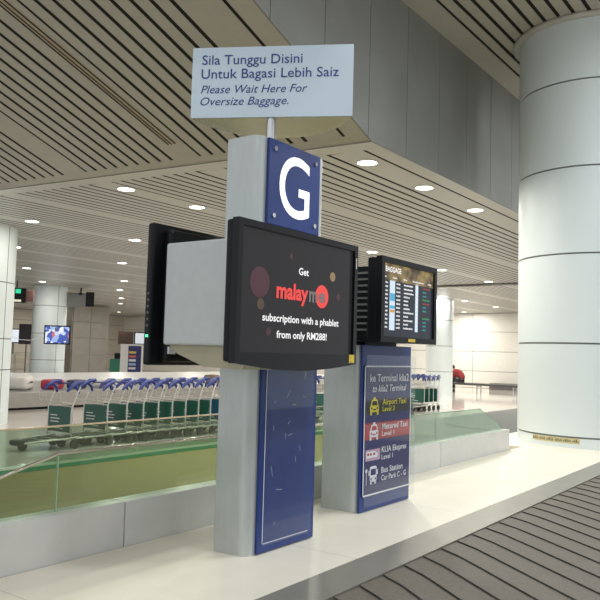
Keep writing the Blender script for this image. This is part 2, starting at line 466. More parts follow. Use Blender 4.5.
for x, z in ((3.10,2.70),(3.485,2.70),(3.10,2.335),(3.485,2.335)):
    c = (x, 2.4345, z); vs = [(x+.013*math.cos(2*PI*k/12), 2.434, z+.013*math.sin(2*PI*k/12)) for k in range(12)]
    mb.prism(vs, (0,-.006,0)).build('screw', M_chrome, gp); mb = MB()
lp = MB().box((3.052,2.438,.556),(3.56,2.454,2.28),.003).build('lower_board', M_blue, p1)
wl = MB()
for a, b in (((3.088,.60),(3.093,1.56)),((3.088,.60),(3.50,.604))): wl.box((a[0],2.4355,a[1]),(b[0],2.4365,b[1]))
wl.build('white_frame_line', M_white, lp)
ac = MB().box((3.085,2.424,.597),(3.515,2.429,1.62)).build('acrylic_cover', M_acr, lp)
sc = MB()
rnd = random.Random(11)
for k in range(16):
    x = 3.12+rnd.random()*.3; z = .68+rnd.random()*.8; a = rnd.uniform(-.2,1.9); L = rnd.uniform(.015,.07)
    dx, dz = math.cos(a)*L, math.sin(a)*L; dx = max(-.08, min(dx, 3.5-x))
    nx, nz = -math.sin(a)*.0007, math.cos(a)*.0007
    sc.add([(x-nx,2.4232,z-nz),(x+dx-nx,2.4232,z+dz-nz),(x+dx+nx,2.4232,z+dz+nz),(x+nx,2.4232,z+nz)], [(0,1,2,3)])
sc.build('scratches', M_white, ac)
bx = MB().box((2.805,2.30,1.625),(3.62,2.935,2.175),.012).build('monitor_housing', M_greybox, p1)
MB().prism([(2.84,2.92,1.624),(2.84,2.32,1.624),(2.84,2.40,1.51),(2.84,2.66,1.515),(2.84,2.86,1.58)], (.72,0,0)).build('housing_underside', M_beige, p1)
MB().tube([(3.215,2.56,2.74),(3.215,2.56,2.93)], .028, 16).build('sign_post', M_chrome, p1)

# overhead sign on the post
s0 = Vector((2.975,2.952,2.916)); s1 = Vector((3.411,2.146,2.916)); H = .408
os_ = empty('overhead_sign', (3.215,2.56,2.905), 'pale blue lens-shaped sign on a post above the pillar, reading Sila Tunggu Disini', 'sign')
ax = (s1-s0).normalized(); bk = Vector((-ax.y, ax.x, 0)); W_ = (s1-s0).length
nseg = 16; top = []; 
front = [s0, s1]
rear = [s0 + ax*W_*(1-i/nseg) + bk*(.40*math.sin(PI*i/nseg)**.6 if 0 < i < nseg else 0) for i in range(1, nseg)]
loop = [s0, s1] + rear
MB().prism([p for p in loop], (0,0,H)).build('body', M_signbot, os_)
MB().prism([s0-bk*.004-ax*.002, s1-bk*.004+ax*.002, s1-bk*.004+ax*.002+Vector((0,0,H)), s0-bk*.004-ax*.002+Vector((0,0,H))], -bk*.010).build('face_panel', M_signface, os_)
fb = -bk*.0145
def sl_t(u0, u1, v, txt, cap, shear=0, bold=0.0):
    lettering(os_, txt, M_navy, s0 + fb + ax*W_*u0 + Vector((0,0,H*(1-v))), ax, UP, width=W_*(u1-u0), height=cap, shear=shear, bold=bold)
sl_t(.06,.69,.245,'Sila Tunggu Disini',.056,0,.004)
sl_t(.058,.915,.445,'Untuk Bagasi Lebih Saiz',.056,0,.004)
sl_t(.058,.725,.655,'Please Wait Here For',.047,.28)
sl_t(.058,.61,.825,'Oversize Baggage.',.047,.28)

# second pillar with the direction board
p2 = empty('sign_pillar', (4.68,2.73,.55), 'shorter aluminium pillar with the blue direction board for taxis, train and bus', 'sign pillar')
pillar_body(4.285,5.02,2.585,2.88,.55,1.665,.06,M_alu,p2)
bb = MB().box((4.282,2.568,.553),(4.985,2.584,1.668),.003).build('direction_board', M_blue, p2)
MB().box((4.32,2.552,.585),(5.035,2.557,1.60)).build('acrylic_cover', M_acr, bb)
X0, X1c, ZT, ZB = 4.305, 4.975, 1.528, .655
card = MB().box((X0,2.560,ZB),(X1c,2.567,ZT)).build('direction_card', M_blue2, bb)
card['label'] = 'dark blue card with white border and four direction lines'
fr = MB(); w = .010; yf = 2.5585
fr.box((X0,yf,ZB),(X0+w,yf+.001,ZT)).box((X1c-w,yf,ZB),(X1c,yf+.001,ZT)).box((X0,yf,ZT-w),(X1c,yf+.001,ZT)).box((X0,yf,ZB),(X1c,yf+.001,ZB+w))
fr.build('border', M_white, card)
HC = ZT-ZB; WC = X1c-X0
zz = lambda v: ZT - v*HC
xx = lambda u: X0 + u*WC
def ct(u0, u1, v, txt, cap, m=M_white, shear=0, bold=.008):
    lettering(card, txt, m, (xx(u0),2.5565,zz(v)), XA, UP, width=WC*(u1-u0), height=cap, shear=shear, bold=bold)
ct(.10,.93,.125,'ke Terminal klia2',.052)
ct(.15,.88,.205,'to klia2 Terminal',.047,M_white,.28)
M_ybl = mat('yellow_print',(.80,.72,.06),.5); M_kbl = mat('black_row',(.012,.012,.014),.4); M_red = mat('red_row',(.42,.03,.04),.4)
MB().box((X0+w,2.5583,zz(.375)),(X1c-w,2.5595,zz(.255))).build('black_row', M_kbl, card)
MB().box((X0+w,2.5583,zz(.575)),(X1c-w,2.5595,zz(.445))).build('red_row', M_red, card)
ct(.36,.88,.31,'Airport Taxi',.040,M_ybl); ct(.36,.62,.362,'Level 3',.034,M_ybl)
ct(.36,.92,.503,'Metered Taxi',.040); ct(.36,.62,.556,'Level 1',.034)
ct(.36,.90,.685,'KLIA Ekspres',.040); ct(.36,.60,.74,'Level 1',.034)
ct(.36,.82,.845,'Bus Station',.040); ct(.36,.90,.905,'Car Park C - G',.036)
def flat(par, polys, m, name, y=2.557):
    mb = MB()
    for P in polys: mb.prism([(x,y,z) for x,z in P], (0,.0008,0))
    return mb.build(name, m, par)
def rnd_rect(x0,z0,x1,z1,r,n=4):
    P = []
    for cx, cz, a0 in ((x1-r,z1-r,0),(x0+r,z1-r,90),(x0+r,z0+r,180),(x1-r,z0+r,270)):
        for k in range(n+1):
            a = math.radians(a0+90*k/n); P.append((cx+r*math.cos(a), cz+r*math.sin(a)))
    return P
def disc(cx, cz, r, n=16): return [(cx+r*math.cos(2*PI*k/n), cz+r*math.sin(2*PI*k/n)) for k in range(n)]
def taxi(cu, cv, m, dark):
    x, z = xx(cu), zz(cv); s = .062
    body = flat(card, [rnd_rect(x-s*.95,z-s*.62,x+s*.95,z+s*.15,s*.2),
        [(x-s*.85,z+s*.1),(x+s*.85,z+s*.1),(x+s*.55,z+s*.75),(x-s*.55,z+s*.75)],
        rnd_rect(x-s*.24,z+s*.72,x+s*.24,z+s*1.0,s*.08),
        rnd_rect(x-s*.9,z-s*.95,x-s*.55,z-s*.5,s*.08), rnd_rect(x+s*.55,z-s*.95,x+s*.9,z-s*.5,s*.08)], m, 'taxi_symbol')
    flat(body, [[(x-s*.62,z+s*.15),(x+s*.62,z+s*.15),(x+s*.42,z+s*.6),(x-s*.42,z+s*.6)], disc(x-s*.6,z-s*.2,s*.15), disc(x+s*.6,z-s*.2,s*.15), rnd_rect(x-s*.32,z-s*.42,x+s*.32,z-s*.26,s*.04)], dark, 'cut_out', 2.5562)
taxi(.20,.318,M_ybl,M_kbl); taxi(.20,.512,M_white,M_red)
x, z = xx(.04), zz(.735)
tri = flat(card, [rnd_rect(x,z,x+WC*.29,z+.075,.006)], mat('pink_print',(.62,.42,.55),.5), 'train_symbol')
flat(tri, [[(x+.01,z+.02),(x+.15,z+.02),(x+.17,z+.04),(x+.12,z+.062),(x+.01,z+.062)]], M_white, 'train_shape', 2.5562)
flat(tri, [rnd_rect(x+.02,z+.036,x+.045,z+.052,.003), rnd_rect(x+.055,z+.036,x+.08,z+.052,.003), rnd_rect(x+.10,z+.036,x+.125,z+.052,.003)], M_red, 'train_window', 2.5555)
x, z = xx(.20), zz(.848)
bus = flat(card, [rnd_rect(x-.045,z-.045,x+.045,z+.06,.015), rnd_rect(x-.04,z-.06,x-.018,z-.035,.004), rnd_rect(x+.018,z-.06,x+.04,z-.035,.004), rnd_rect(x-.062,z+.0,x-.048,z+.035,.004), rnd_rect(x+.048,z+.0,x+.062,z+.035,.004)], M_white, 'bus_symbol')
flat(bus, [rnd_rect(x-.034,z-.0,x+.034,z+.042,.006), disc(x-.028,z-.024,.008), disc(x+.028,z-.024,.008)], M_blue2, 'cut_out', 2.5562)
flat(card, [rnd_rect(x-.094,z-.06,x-.088,z+.03,.002), disc(x-.091,z+.035,.014)], M_white, 'bus_stop_symbol')
# louvred dark housing for the pair of screens on top
hs = MB().box((4.22,2.43,1.69),(4.93,2.86,2.19),.01).build('monitor_housing', M_black, p2)
lv = MB()
for k in range(10): lv.box((4.212,2.50,1.76+k*.042),(4.22,2.80,1.772+k*.042))
lv.build('louvre', mat('grey_louvre',(.28,.29,.27),.3,.3), hs)
MB().box((4.4,2.62,1.6),(4.85,2.84,1.70)).build('mounting_neck', M_black, p2)

# ------------------------------------------------------------------ televisions
def tv_frame(x0,x1,z0,z1,y0,y1,bez,par,facing=-1,droop=0.0,bb=None):
    """frame in the xz plane; y0 = screen side; y1 = back"""
    bb = bb or bez; n = 16
    outer = [(x0,z1),(x0,z0)] + [(x0+(x1-x0)*i/n, z0 - droop*math.sin(PI*i/n)) for i in range(1,n)] + [(x1,z0),(x1,z1)]
    mb = MB()
    P = [(x,z) for x,z in outer]
    # front ring made of four strips
    f = y0
    mb.prism([(x0,f,z0+bb),(x0+bez,f,z0+bb),(x0+bez,f,z1),(x0,f,z1)], (0,y1-y0,0))
    mb.prism([(x1-bez,f,z0+bb),(x1,f,z0+bb),(x1,f,z1),(x1-bez,f,z1)], (0,y1-y0,0))
    mb.prism([(x0+bez,f,z1-bez),(x1-bez,f,z1-bez),(x1-bez,f,z1),(x0+bez,f,z1)], (0,y1-y0,0))
    bot = [(x,f,z) for x,z in outer[1:-1]] + [(x1,f,z0+bb),(x0,f,z0+bb)]
    mb.prism(bot, (0,y1-y0,0))
    return mb
T1 = empty('television', (3.10,2.25,1.51), 'large black television facing us on the G pillar, showing the phablet subscription advert', 'television')
tv_frame(2.568,3.622,1.545,2.222,2.215,2.255,.032,T1,droop=.035,bb=.052).build('frame', M_gloss, T1)
MB().box((2.575,2.256,1.55),(3.615,2.30,2.218),.012).build('back_shell', M_black, T1)
M_scr = mat('dark_screen',(.006,.006,.007),.22,spec=.2,emis=(.022,.020,.021),es=.9)
scr = MB().box((2.595,2.232,1.59),(3.60,2.24,2.20)).build('screen', M_scr, T1); scr['label'] = 'dark grey screen with advert text'
E_w = emit('screen_white',(1,1,1),.95); E_r = emit('screen_red',(1,.06,.05),.85); E_g = emit('screen_grey',(.2,.17,.17),.8)
def st(txt, xc, z, w_, cap, m, bold=.02): lettering(scr, txt, m, (xc,2.231,z), XA, UP, width=w_, height=cap, align='CENTER', bold=bold)
st('Get',3.11,2.003,.088,.036,E_w)
lettering(scr, 'malay', E_r, (2.882,2.231,1.872), XA, UP, width=.272, height=.078, bold=.035)
lettering(scr, 'm', E_g, (3.163,2.231,1.872), XA, UP, width=.075, height=.078, bold=.035)
flat(scr, [disc(3.283,1.905,.062,28)], E_r, 'red_disc', 2.2300)
lettering(scr, 'e', E_g, (3.25,2.2292,1.875), XA, UP, width=.06, height=.07, bold=.03)
st('subscription with a phablet',3.115,1.752,.675,.036,E_w,.02)
st('from only RM288!',3.115,1.672,.445,.036,E_w,.02)
flat(scr, [disc(2.752,1.935,.075,28)], emit('glow_maroon',(.075,.010,.022),.7), 'maroon_disc', 2.2310)
flat(scr, [disc(3.385,2.022,.026,20)], emit('glow_tan',(.33,.22,.10),.8), 'tan_disc', 2.2310)
E_d = emit('glow_dim',(.06,.015,.02),.7)
for q in ((3.445,1.915,.02),(3.0,2.09,.014),(2.83,1.70,.02)): flat(scr, [disc(*q,16)], E_d, 'dim_disc', 2.2310)
flat(scr, [disc(2.762,1.83,.028,16)], emit('glow_brown',(.08,.045,.02),.8), 'brown_disc', 2.2305)
MB().box((3.545,2.2125,1.552),(3.60,2.2145,1.598)).build('sticker', M_yel, T1)['label'] = 'small yellow sticker'
MB().box((3.60,2.2125,2.09),(3.606,2.2145,2.15)).build('corner_mark', M_white, T1)
# back-to-back partner
T1b = empty('television', (3.28,3.02,1.5), 'black television seen from behind and edge-on at the left of the grey housing', 'television')
MB().box((2.765,2.995,1.512),(3.86,3.045,2.29),.014).build('frame', M_black, T1b)
MB().box((2.84,2.937,1.53),(3.80,3.0,2.26),.02).build('back_shell', M_black, T1b)
MB().box((2.79,3.046,1.55),(3.83,3.049,2.26)).build('screen', M_scr, T1b)
mb = MB()
M_btn = mat('grey_button',(.12,.12,.13),.4)
for k in range(6): MB().box((2.762,3.01,1.72+k*.035),(2.7655,3.023,1.732+k*.035)).build('button', M_btn, T1b)
MB().box((2.761,3.008,1.664),(2.7655,3.022,1.676)).build('power_light', emit('green_led',(.05,1,.3),4), T1b)
MB().box((2.845,2.925,1.575),(2.895,2.936,1.615)).build('sticker', M_white, T1b)

T2 = empty('flight_display', (4.5,2.35,1.66), 'black monitor on the shorter pillar showing the baggage arrivals list, facing us', 'monitor')
tv_frame(4.085,4.885,1.685,2.235,2.318,2.36,.038,T2).build('frame', M_black, T2)
MB().box((4.09,2.36,1.69),(4.88,2.43,2.23),.012).build('back_shell', M_black, T2)
s2 = MB().box((4.12,2.332,1.70),(4.85,2.339,2.20)).build('screen', mat('list_screen',(.006,.008,.01),.22,spec=.2,emis=(.022,.028,.04),es=.8), T2)
yS = 2.331
m_h = bpy.data.materials.new('header_glow'); m_h.use_nodes = True
nt = m_h.node_tree; b = nt.nodes['Principled BSDF']; b.inputs['Base Color'].default_value = (.02,.02,.02,1)
tc = nt.nodes.new('ShaderNodeTexCoord'); nz = nt.nodes.new('ShaderNodeTexNoise'); nz.inputs['Scale'].default_value = 14
rp = nt.nodes.new('ShaderNodeValToRGB'); rp.color_ramp.elements[0].color = (.07,.045,.02,1); rp.color_ramp.elements[0].position = .35
rp.color_ramp.elements[1].color = (.42,.30,.10,1); rp.color_ramp.elements[1].position = .68
nt.links.new(tc.outputs['Object'], nz.inputs[0]); nt.links.new(nz.outputs['Fac'], rp.inputs[0]); nt.links.new(rp.outputs[0], b.inputs['Emission Color'])
b.inputs['Emission Strength'].default_value = .8
MB().box((4.124,yS,2.088),(4.847,yS+.0008,2.196)).build('header_band', m_h, s2)
lettering(s2, 'BAGGAGE', E_w, (4.15,2.3295,2.142), XA, UP, width=.21, height=.034, bold=.02)
E_b = emit('list_pale',(.72,.86,1),.9); E_cy = emit('list_cyan',(.08,.5,.8),.8); E_or = emit('list_orange',(.8,.35,.05),.8)
E_tl = emit('list_teal',(.03,.45,.5),.75); E_gn = emit('list_green',(.03,.5,.15),.7); E_rd = emit('list_red',(.5,.06,.04),.7)
MB().box((4.213,yS,1.765),(4.283,yS+.0008,2.088)).build('list_column', E_b, s2)
MB().box((4.575,yS,1.765),(4.616,yS+.0008,2.100)).build('list_column', E_b, s2)
flat(s2, [[(4.216,1.955),(4.281,1.955),(4.281,2.005),(4.216,2.005)],[(4.216,1.905),(4.281,1.905),(4.281,1.925),(4.216,1.925)]], E_cy, 'logo_block', yS-.001)
flat(s2, [[(4.22,1.88),(4.275,1.88),(4.275,1.898),(4.22,1.898)]], E_or, 'logo_block', yS-.001)
rows = MB(); cols = {0: MB(), 1: MB(), 2: MB()}
rr = random.Random(5); seq = [2,0,0,1,2,0,0,1,1,0,0,0]; seq = [2,0,0,1,2,0,0,-1,1,0,0,0]
def chars(mb, x0, x1, z, h=.011, cw=.011):
    x = x0
    while x + cw*.7 <= x1:
        hh = h*rr.choice((.75,1,1,.85)); mb.add([(x,yS-.0004,z),(x+cw*.72,yS-.0004,z),(x+cw*.72,yS-.0004,z+hh),(x,yS-.0004,z+hh)], [(0,1,2,3)]); x += cw
for i in range(12):
    z = 2.066 - i*.0262
    chars(rows, 4.155, 4.195, z); chars(rows, 4.302, 4.362, z)
    chars(rows, 4.405, 4.405+rr.choice((.07,.09,.13,.15)), z)
    chars(rows, 4.586, 4.606, z, .009)
    if seq[i] >= 0: chars(cols[seq[i]], 4.685, 4.685+(.055 if seq[i] == 0 else .11), z)
for x0, x1 in ((4.14,4.175),(4.25,4.31),(4.40,4.45),(4.53,4.70),(4.76,4.82)): chars(rows, x0, x1, 2.104, .009, .010)
rows.build('list_rows', E_w, s2)
for k, m in ((0,E_tl),(1,E_gn),(2,E_rd)): cols[k].build('status_column', m, s2)
MB().box((4.455,2.3165,1.694),(4.555,2.3178,1.715)).build('sticker', M_yel, T2)['label'] = 'small yellow sticker'
T2b = empty('flight_display', (4.5,2.9,1.66), 'dark rear monitor seen edge-on behind the baggage arrivals screen', 'monitor')
MB().box((4.13,2.90,1.685),(4.96,2.955,2.235),.012).build('frame', M_black, T2b)
MB().box((4.16,2.956,1.72),(4.93,2.959,2.20)).build('screen', M_scr, T2b)
MB().box((4.2,2.862,1.72),(4.88,2.905,2.2),.01).build('back_shell', M_black, T2b)

# ------------------------------------------------------------------ luggage trolleys
def trolley(x, label):
    y = 10.0; hw = .30
    t = empty('luggage_trolley', (x, y, 0), label, 'luggage trolley', 'nested luggage trolleys in a row')
    fr = MB()
    for s in (-1, 1):
        fr.tube([(x-.72,y+s*.13,.13),(x-.55,y+s*.2,.15),(x-.05,y+s*hw,.17),(x+.14,y+s*hw,.19)], .016, 6)
        fr.tube([(x-.01,y+s*hw,.17),(x-.01,y+s*hw,.66),(x+.07,y+s*hw,.86),(x+.13,y+s*hw,.98)], .014, 6)
        fr.tube([(x+.02,y+s*hw,.70),(x-.22,y+s*(hw-.03),.74),(x-.22,y+s*(hw-.03),.88)], .007, 5)
    fr.tube([(x-.72,y-.13,.13),(x-.76,y,.13),(x-.72,y+.13,.13)], .016, 6)
    for q in (.2,.42): fr.tube([(x-q,y-hw+.09*q,.165),(x-q,y+hw-.09*q,.165)], .008, 5)
    fr.tube([(x-.01,y-hw,.66),(x-.01,y+hw,.66)], .009, 5)
    fr.build('frame', M_wire, t)
    d_ = MB().prism([(x-.70,y-.12,.115),(x-.05,y-.27,.15),(x+.05,y-.27,.15),(x+.05,y+.27,.15),(x-.05,y+.27,.15),(x-.70,y+.12,.115)], (0,0,.02))
    d_.box((x-.80,y-.14,.09),(x-.66,y+.14,.17),.02)
    d_.build('base_platform', M_tyre, t)
    b = MB()
    for k in range(7): b.tube([(x-.22,y-.27+.09*k,.88),(x-.22,y-.27+.09*k,.74),(x+.02,y-.27+.09*k,.70)], .0035, 4)
    for z in (.80,.88): b.tube([(x-.22,y-.27,z),(x-.22,y+.27,z)], .005, 4)
    b.build('basket', M_wire, t)
    p = MB().box((x-.03,y-.275,.255),(x-.018,y+.275,.645),.004).build('advert_board', M_tgreen, t)
    tx = MB()
    for i, (z, u0, u1) in enumerate(((.50,.12,.40),(.45,.12,.50),(.40,.12,.46),(.30,.30,.70))):
        u = u0
        while u < u1:
            wv = random.Random(i*31+int(u*100)).uniform(.018,.035)
            yy = y+.275-.55*u
            tx.add([(x-.0315,yy,z),(x-.0315,yy-wv,z),(x-.0315,yy-wv,z+.017),(x-.0315,yy,z+.017)], [(0,1,2,3)]); u += (wv+.008)/.55
    tx.build('lettering', M_white, p)
    h = MB().tube([(x+.13,y-hw-.015,.975),(x+.135,y-hw+.05,1.005),(x+.14,y,1.01),(x+.135,y+hw-.05,1.005),(x+.13,y+hw+.015,.975)], .012, 8)
    for s in (-1, 1):
        h.tube([(x-.12,y+s*hw,.90),(x-.06,y+s*hw,.965),(x+.06,y+s*(hw-.02),1.03),(x+.17,y+s*(hw-.05),1.045)], [.018,.034,.036,.024], 7)
        h.tube([(x+.02,y+s*(hw-.02),1.0),(x+.10,y+s*(hw-.03),.93),(x+.12,y+s*(hw-.02),.86)], [.03,.024,.018], 7)
    h.build('handle', M_tblue, t)
    for wx, wy in ((-.66,0),(.08,-.27),(.08,.27)):
        w = MB(); n = 12; R = .072
        P = [(x+wx+R*math.cos(2*PI*k/n), y+wy-.02, R+R*math.sin(2*PI*k/n)) for k in range(n)]
        w.prism(P, (0,.04,0)); w.tube([(x+wx,y+wy-.03,R),(x+wx,y+wy-.03,.16),(x+wx,y+wy+.03,.16),(x+wx,y+wy+.03,R)], .008, 5)
        w.build('wheel', M_tyre, t)
    return t
TR0 = trolley(7.42, 'luggage trolley at the left end of the row, standing apart with its nose free')
def dup(root, loc, label):
    r = root.copy(); COL.objects.link(r); r.location = loc; r['label'] = label
    for ch in list(root.children):
        c = ch.copy(); COL.objects.link(c); c.parent = r
        for g in ch.children:
            d = g.copy(); COL.objects.link(d); d.parent = c
    return r
ords = ['second','third','fourth','fifth','sixth','seventh','eighth','ninth','tenth','eleventh','twelfth']
XT = [8.12,8.53,8.90,9.25,9.59,9.93,10.27,10.60,10.94,11.28]
for i, x in enumerate(XT):
    lb = f'luggage trolley with green board, {ords[i]} counting from the left end of the row'
    if i == 0: lb = 'luggage trolley second from the left end, first of the tightly nested ones'
    if i == 8: lb = 'luggage trolley with a teal blue board, tenth counting from the left end'
    if i == 9: lb = 'luggage trolley half hidden by the left edge of the G pillar'
    r = dup(TR0, (x,10.0,0), lb)
    if i == 8:
        for c in r.children:
            if c.name.startswith('advert_board'):
                c.data = c.data.copy(); c.data.materials[0] = M_tteal
for x, lb in ((14.62,'luggage trolley glimpsed at left of the gap between the two sign pillars'), (14.98,'luggage trolley glimpsed at right of the gap between the two sign pillars'),
              (19.72,'luggage trolley first at right of the direction board'), (20.02,'luggage trolley second at right of the direction board'),
              (20.32,'luggage trolley third at right of the direction board'), (20.64,'luggage trolley last in the row, farthest right, beside the white column')):
    dup(TR0, (x,10.0,0), lb)

# ------------------------------------------------------------------ far carousel and luggage
t = empty('baggage_carousel', (16,19,0), 'distant baggage carousel with grey skirt and white centre deck behind the trolleys', 'baggage carousel')
MB().box((4,16.3,.06),(31,16.42,.43),.01).build('skirt', mat('grey_skirt',(.36,.34,.31),.4,.3,noise=.05), t)
MB().box((4,16.38,0),(31,16.5,.06)).build('kick_strip', M_gap, t)
MB().prism([(4,16.42,.40),(4,16.42,.42),(4,19.8,.52),(4,19.8,.40)], (27,0,0)).build('belt', mat('grey_belt',(.24,.24,.23),.5,noise=.1), t)
MB().box((4,19.8,.0),(31,25.0,.56),.01).build('centre_deck', mat('white_deck',(.80,.80,.78),.3), t)
MB().box((4,16.5,0),(31,19.8,.40)).build('base', M_gap, t)
def bag(c, L, W, Hh, rot, m, label, name='suitcase', strap=None):
    t = empty(name, c, label, 'suitcase', 'suitcases on the distant carousel')
    bm = bmesh.new(); bmesh.ops.create_cube(bm, size=1)
    for v in bm.verts: v.co = Vector((v.co.x*L, v.co.y*W, (v.co.z+.5)*Hh))
    bmesh.ops.bevel(bm, geom=bm.edges[:], offset=Hh*.28, segments=4, affect='EDGES', profile=.5)
    R = Matrix.Rotation(rot, 4, 'Z')
    for v in bm.verts: v.co = R @ v.co + Vector(c)
    MB().bm(bm, True).build('shell', m, t)
    R3 = R.to_3x3()
    f = lambda p: R3 @ Vector(p) + Vector(c)
    MB().tube([f((-.09,-W/2,Hh*.55)),f((-.08,-W/2-.03,Hh*.6)),f((.08,-W/2-.03,Hh*.6)),f((.09,-W/2,Hh*.55))], .012, 6).build('handle', M_tyre, t)
    z = MB(); z.tube([f((-L/2*1.0,-W/2*.6,Hh*.5)),f((-L/2*.75,-W/2-.003,Hh*.5)),f((L/2*.75,-W/2-.003,Hh*.5)),f((L/2,-W/2*.6,Hh*.5))], .006, 5)
    z.build('zip', M_seam, t)
zb_ = lambda y: .42 + (y-16.42)*.0296 + .002
M_bw = mat('white_luggage',(.75,.72,.68),.5); M_br = mat('red_luggage',(.50,.04,.07),.5); M_bk = mat('brown_luggage',(.16,.11,.07),.6); M_bp = mat('pink_luggage',(.62,.08,.26),.5); M_bgr=mat('dark_luggage',(.05,.06,.12),.5)
bag((11.55,17.3,zb_(17.3)), .75,.5,.34, .7, M_bw, 'white suitcase lying on the distant carousel beside the left column')
bag((12.45,17.2,zb_(17.2)), .62,.42,.26, .5, M_br, 'red suitcase on the distant carousel beside the white one')
bag((13.25,17.2,zb_(17.2)), .5,.4,.24, .4, M_bgr, 'dark blue bag on the distant carousel behind the first trolley handle')
bag((14.3,17.4,zb_(17.4)), .7,.45,.26, .5, M_bw, 'cream suitcase on the distant carousel behind the second trolley handle')
bag((18.9,17.3,zb_(17.3)), .6,.42,.33, .4, M_bk, 'brown suitcase on the distant carousel behind the middle trolley handles')
bag((20.3,17.3,zb_(17.3)), .7,.45,.42, .6, M_bp, 'pink suitcase on the distant carousel behind the trolley handles')
bag((21.6,17.3,zb_(17.3)), .6,.4,.40, .4, M_bp, 'smaller pink suitcase at the right on the distant carousel')
bag((23.0,17.3,zb_(17.3)), .6,.4,.40, .4, M_br, 'red suitcase on the distant carousel, nearest the G pillar')

# ------------------------------------------------------------------ far screens and fittings
def collage():
    m = bpy.data.materials.new('video_picture'); m.use_nodes = True; nt = m.node_tree; b = nt.nodes['Principled BSDF']
    tc = nt.nodes.new('ShaderNodeTexCoord'); v = nt.nodes.new('ShaderNodeTexVoronoi'); v.inputs['Scale'].default_value = 7
    nt.links.new(tc.outputs['Object'], v.inputs[0])
    r = nt.nodes.new('ShaderNodeValToRGB'); cr = r.color_ramp; cr.interpolation = 'CONSTANT'
    cr.elements[0].color = (.05,.10,.45,1); cr.elements[0].position = 0
    cr.elements[1].color = (.35,.5,.85,1); cr.elements[1].position = .35
    for p, c in ((.5,(.85,.9,1,1)),(.72,(.7,.15,.15,1)),(.8,(.6,.7,.95,1)),(.9,(.08,.1,.25,1))):
        e = cr.elements.new(p); e.color = c
    s = nt.nodes.new('ShaderNodeSeparateColor'); nt.links.new(v.outputs['Color'], s.inputs[0]); nt.links.new(s.outputs[0], r.inputs[0])
    nt.links.new(r.outputs[0], b.inputs['Emission Color']); b.inputs['Emission Strength'].default_value = 1.0
    b.inputs['Base Color'].default_value = (.02,.02,.02,1)
    return m
def slab(name, a, b, z0, z1, th, m, par, face=None, bez=.04, screen=None):
    """upright slab whose bottom edge runs a->b; thickness goes away from camera side"""
    a, b = Vector((*a,0)), Vector((*b,0)); ax = (b-a).normalized(); nrm = Vector((-ax.y, ax.x, 0))
    P = [a+Vector((0,0,z0)), b+Vector((0,0,z0)), b+Vector((0,0,z1)), a+Vector((0,0,z1))]
    MB().prism(P, nrm*th).build(name, m, par)
    if screen:
        P = [a+ax*bez+Vector((0,0,z0+bez)), b-ax*bez+Vector((0,0,z0+bez)), b-ax*bez+Vector((0,0,z1-bez)), a+ax*bez+Vector((0,0,z1-bez))]
        MB().prism([p-nrm*.004 for p in P], nrm*.003).build('screen', screen, par)
t = empty('television', (17.7,24.2,1.65), 'small television with a bright blue and white picture on the pale column', 'television')
slab('frame', (17.33,24.63), (17.99,23.90), 1.67, 2.40, .07, M_black, t, screen=collage(), bez=.05)
MB().tube([(17.8,24.35,2.05),(18.02,25.1,2.05)], .04, 8).build('wall_bracket', M_black, t)
MB().tube([(17.37,24.7,1.95),(17.1,25.2,1.8),(17.0,25.7,1.82),(16.85,26.1,1.95),(16.8,26.3,2.1)], .014, 6).build('cable', M_white, t)
t = empty('hanging_sign', (16.1,24.4,3.2), 'small black hanging sign with green symbol and white bar, left of the pale column', 'sign')
slab('body', (15.80,24.85), (16.30,24.40), 3.18, 3.72, .3, M_black, t)
MB().tube([(16.15,24.75,3.7),(16.15,24.75,4.0)], .025, 8).build('rod', M_black, t)
slab('green_symbol', (16.02,24.64), (16.16,24.51), 3.52, 3.68, .004, emit('green_sign',(.03,.8,.4),.9), t)
slab('white_bar', (15.84,24.80), (16.18,24.50), 3.21, 3.29, .004, emit('pale_sign',(1,.95,.7),.8), t)
for ch in t.children:
    if ch.name.startswith(('green_symbol','white_bar')): ch.location = (-.006,-.006,0)
slab('side_box', (16.32,24.42), (16.52,24.25), 3.24, 3.66, .2, mat('dark_red_brown',(.10,.05,.04),.5), t)
t = empty('hanging_monitors', (19.0,25,3.2), 'pair of back-to-back dark monitors hanging from the ceiling over the steel pier', 'monitor')
slab('grey_monitor', (18.68,25.2), (19.18,24.62), 3.22, 3.78, .08, mat('grey_monitor_back',(.17,.18,.17),.5), t)
slab('black_monitor', (19.2,24.62), (19.42,24.38), 3.24, 3.83, .08, M_black, t)
MB().tube([(19.2,24.95,3.7),(19.2,24.95,4.0)], .03, 8).build('rod', M_black, t)
MB().box((19.0,24.72,3.7),(19.45,25.0,3.78)).build('cross_bar', M_black, t)
t = empty('display_screen', (26.3,40.4,0), 'white lit display panel at far left behind the steel racks', 'display')
slab('frame', (26.0,40.75), (26.7,40.05), 1.72, 2.6, .1, M_black, t, screen=emit('pale_screen',(.85,.92,1),.9), bez=.06)
MB().box((26.45,40.75,1.05),(26.6,40.9,1.75)).build('stand', M_seam, t)
t = empty('dark_display_board', (23.8,35.4,0), 'tall dark display board between the left column and the pale column', 'display')
slab('board', (23.55,35.7), (24.1,35.1), 1.66, 2.75, .1, mat('maroon_black',(.03,.015,.018),.3), t)
MB().tube([(23.9,35.5,0),(23.9,35.5,1.7)], .04, 8).build('stand', M_seam, t)
t = empty('storage_rack', (26.6,40.2,0), 'metal rack with pale boxes at far left behind the carousel', 'rack')
rk = MB(); a = Vector((25.9,41.1,0)); ax = Vector((.75,-.66,0)); bkv = Vector((.66,.75,0))
for i in range(3):
    for d in (0,.5):
        p = a + ax*(i*.85) + bkv*d; rk.tube([p, p+Vector((0,0,1.0))], .03, 6)
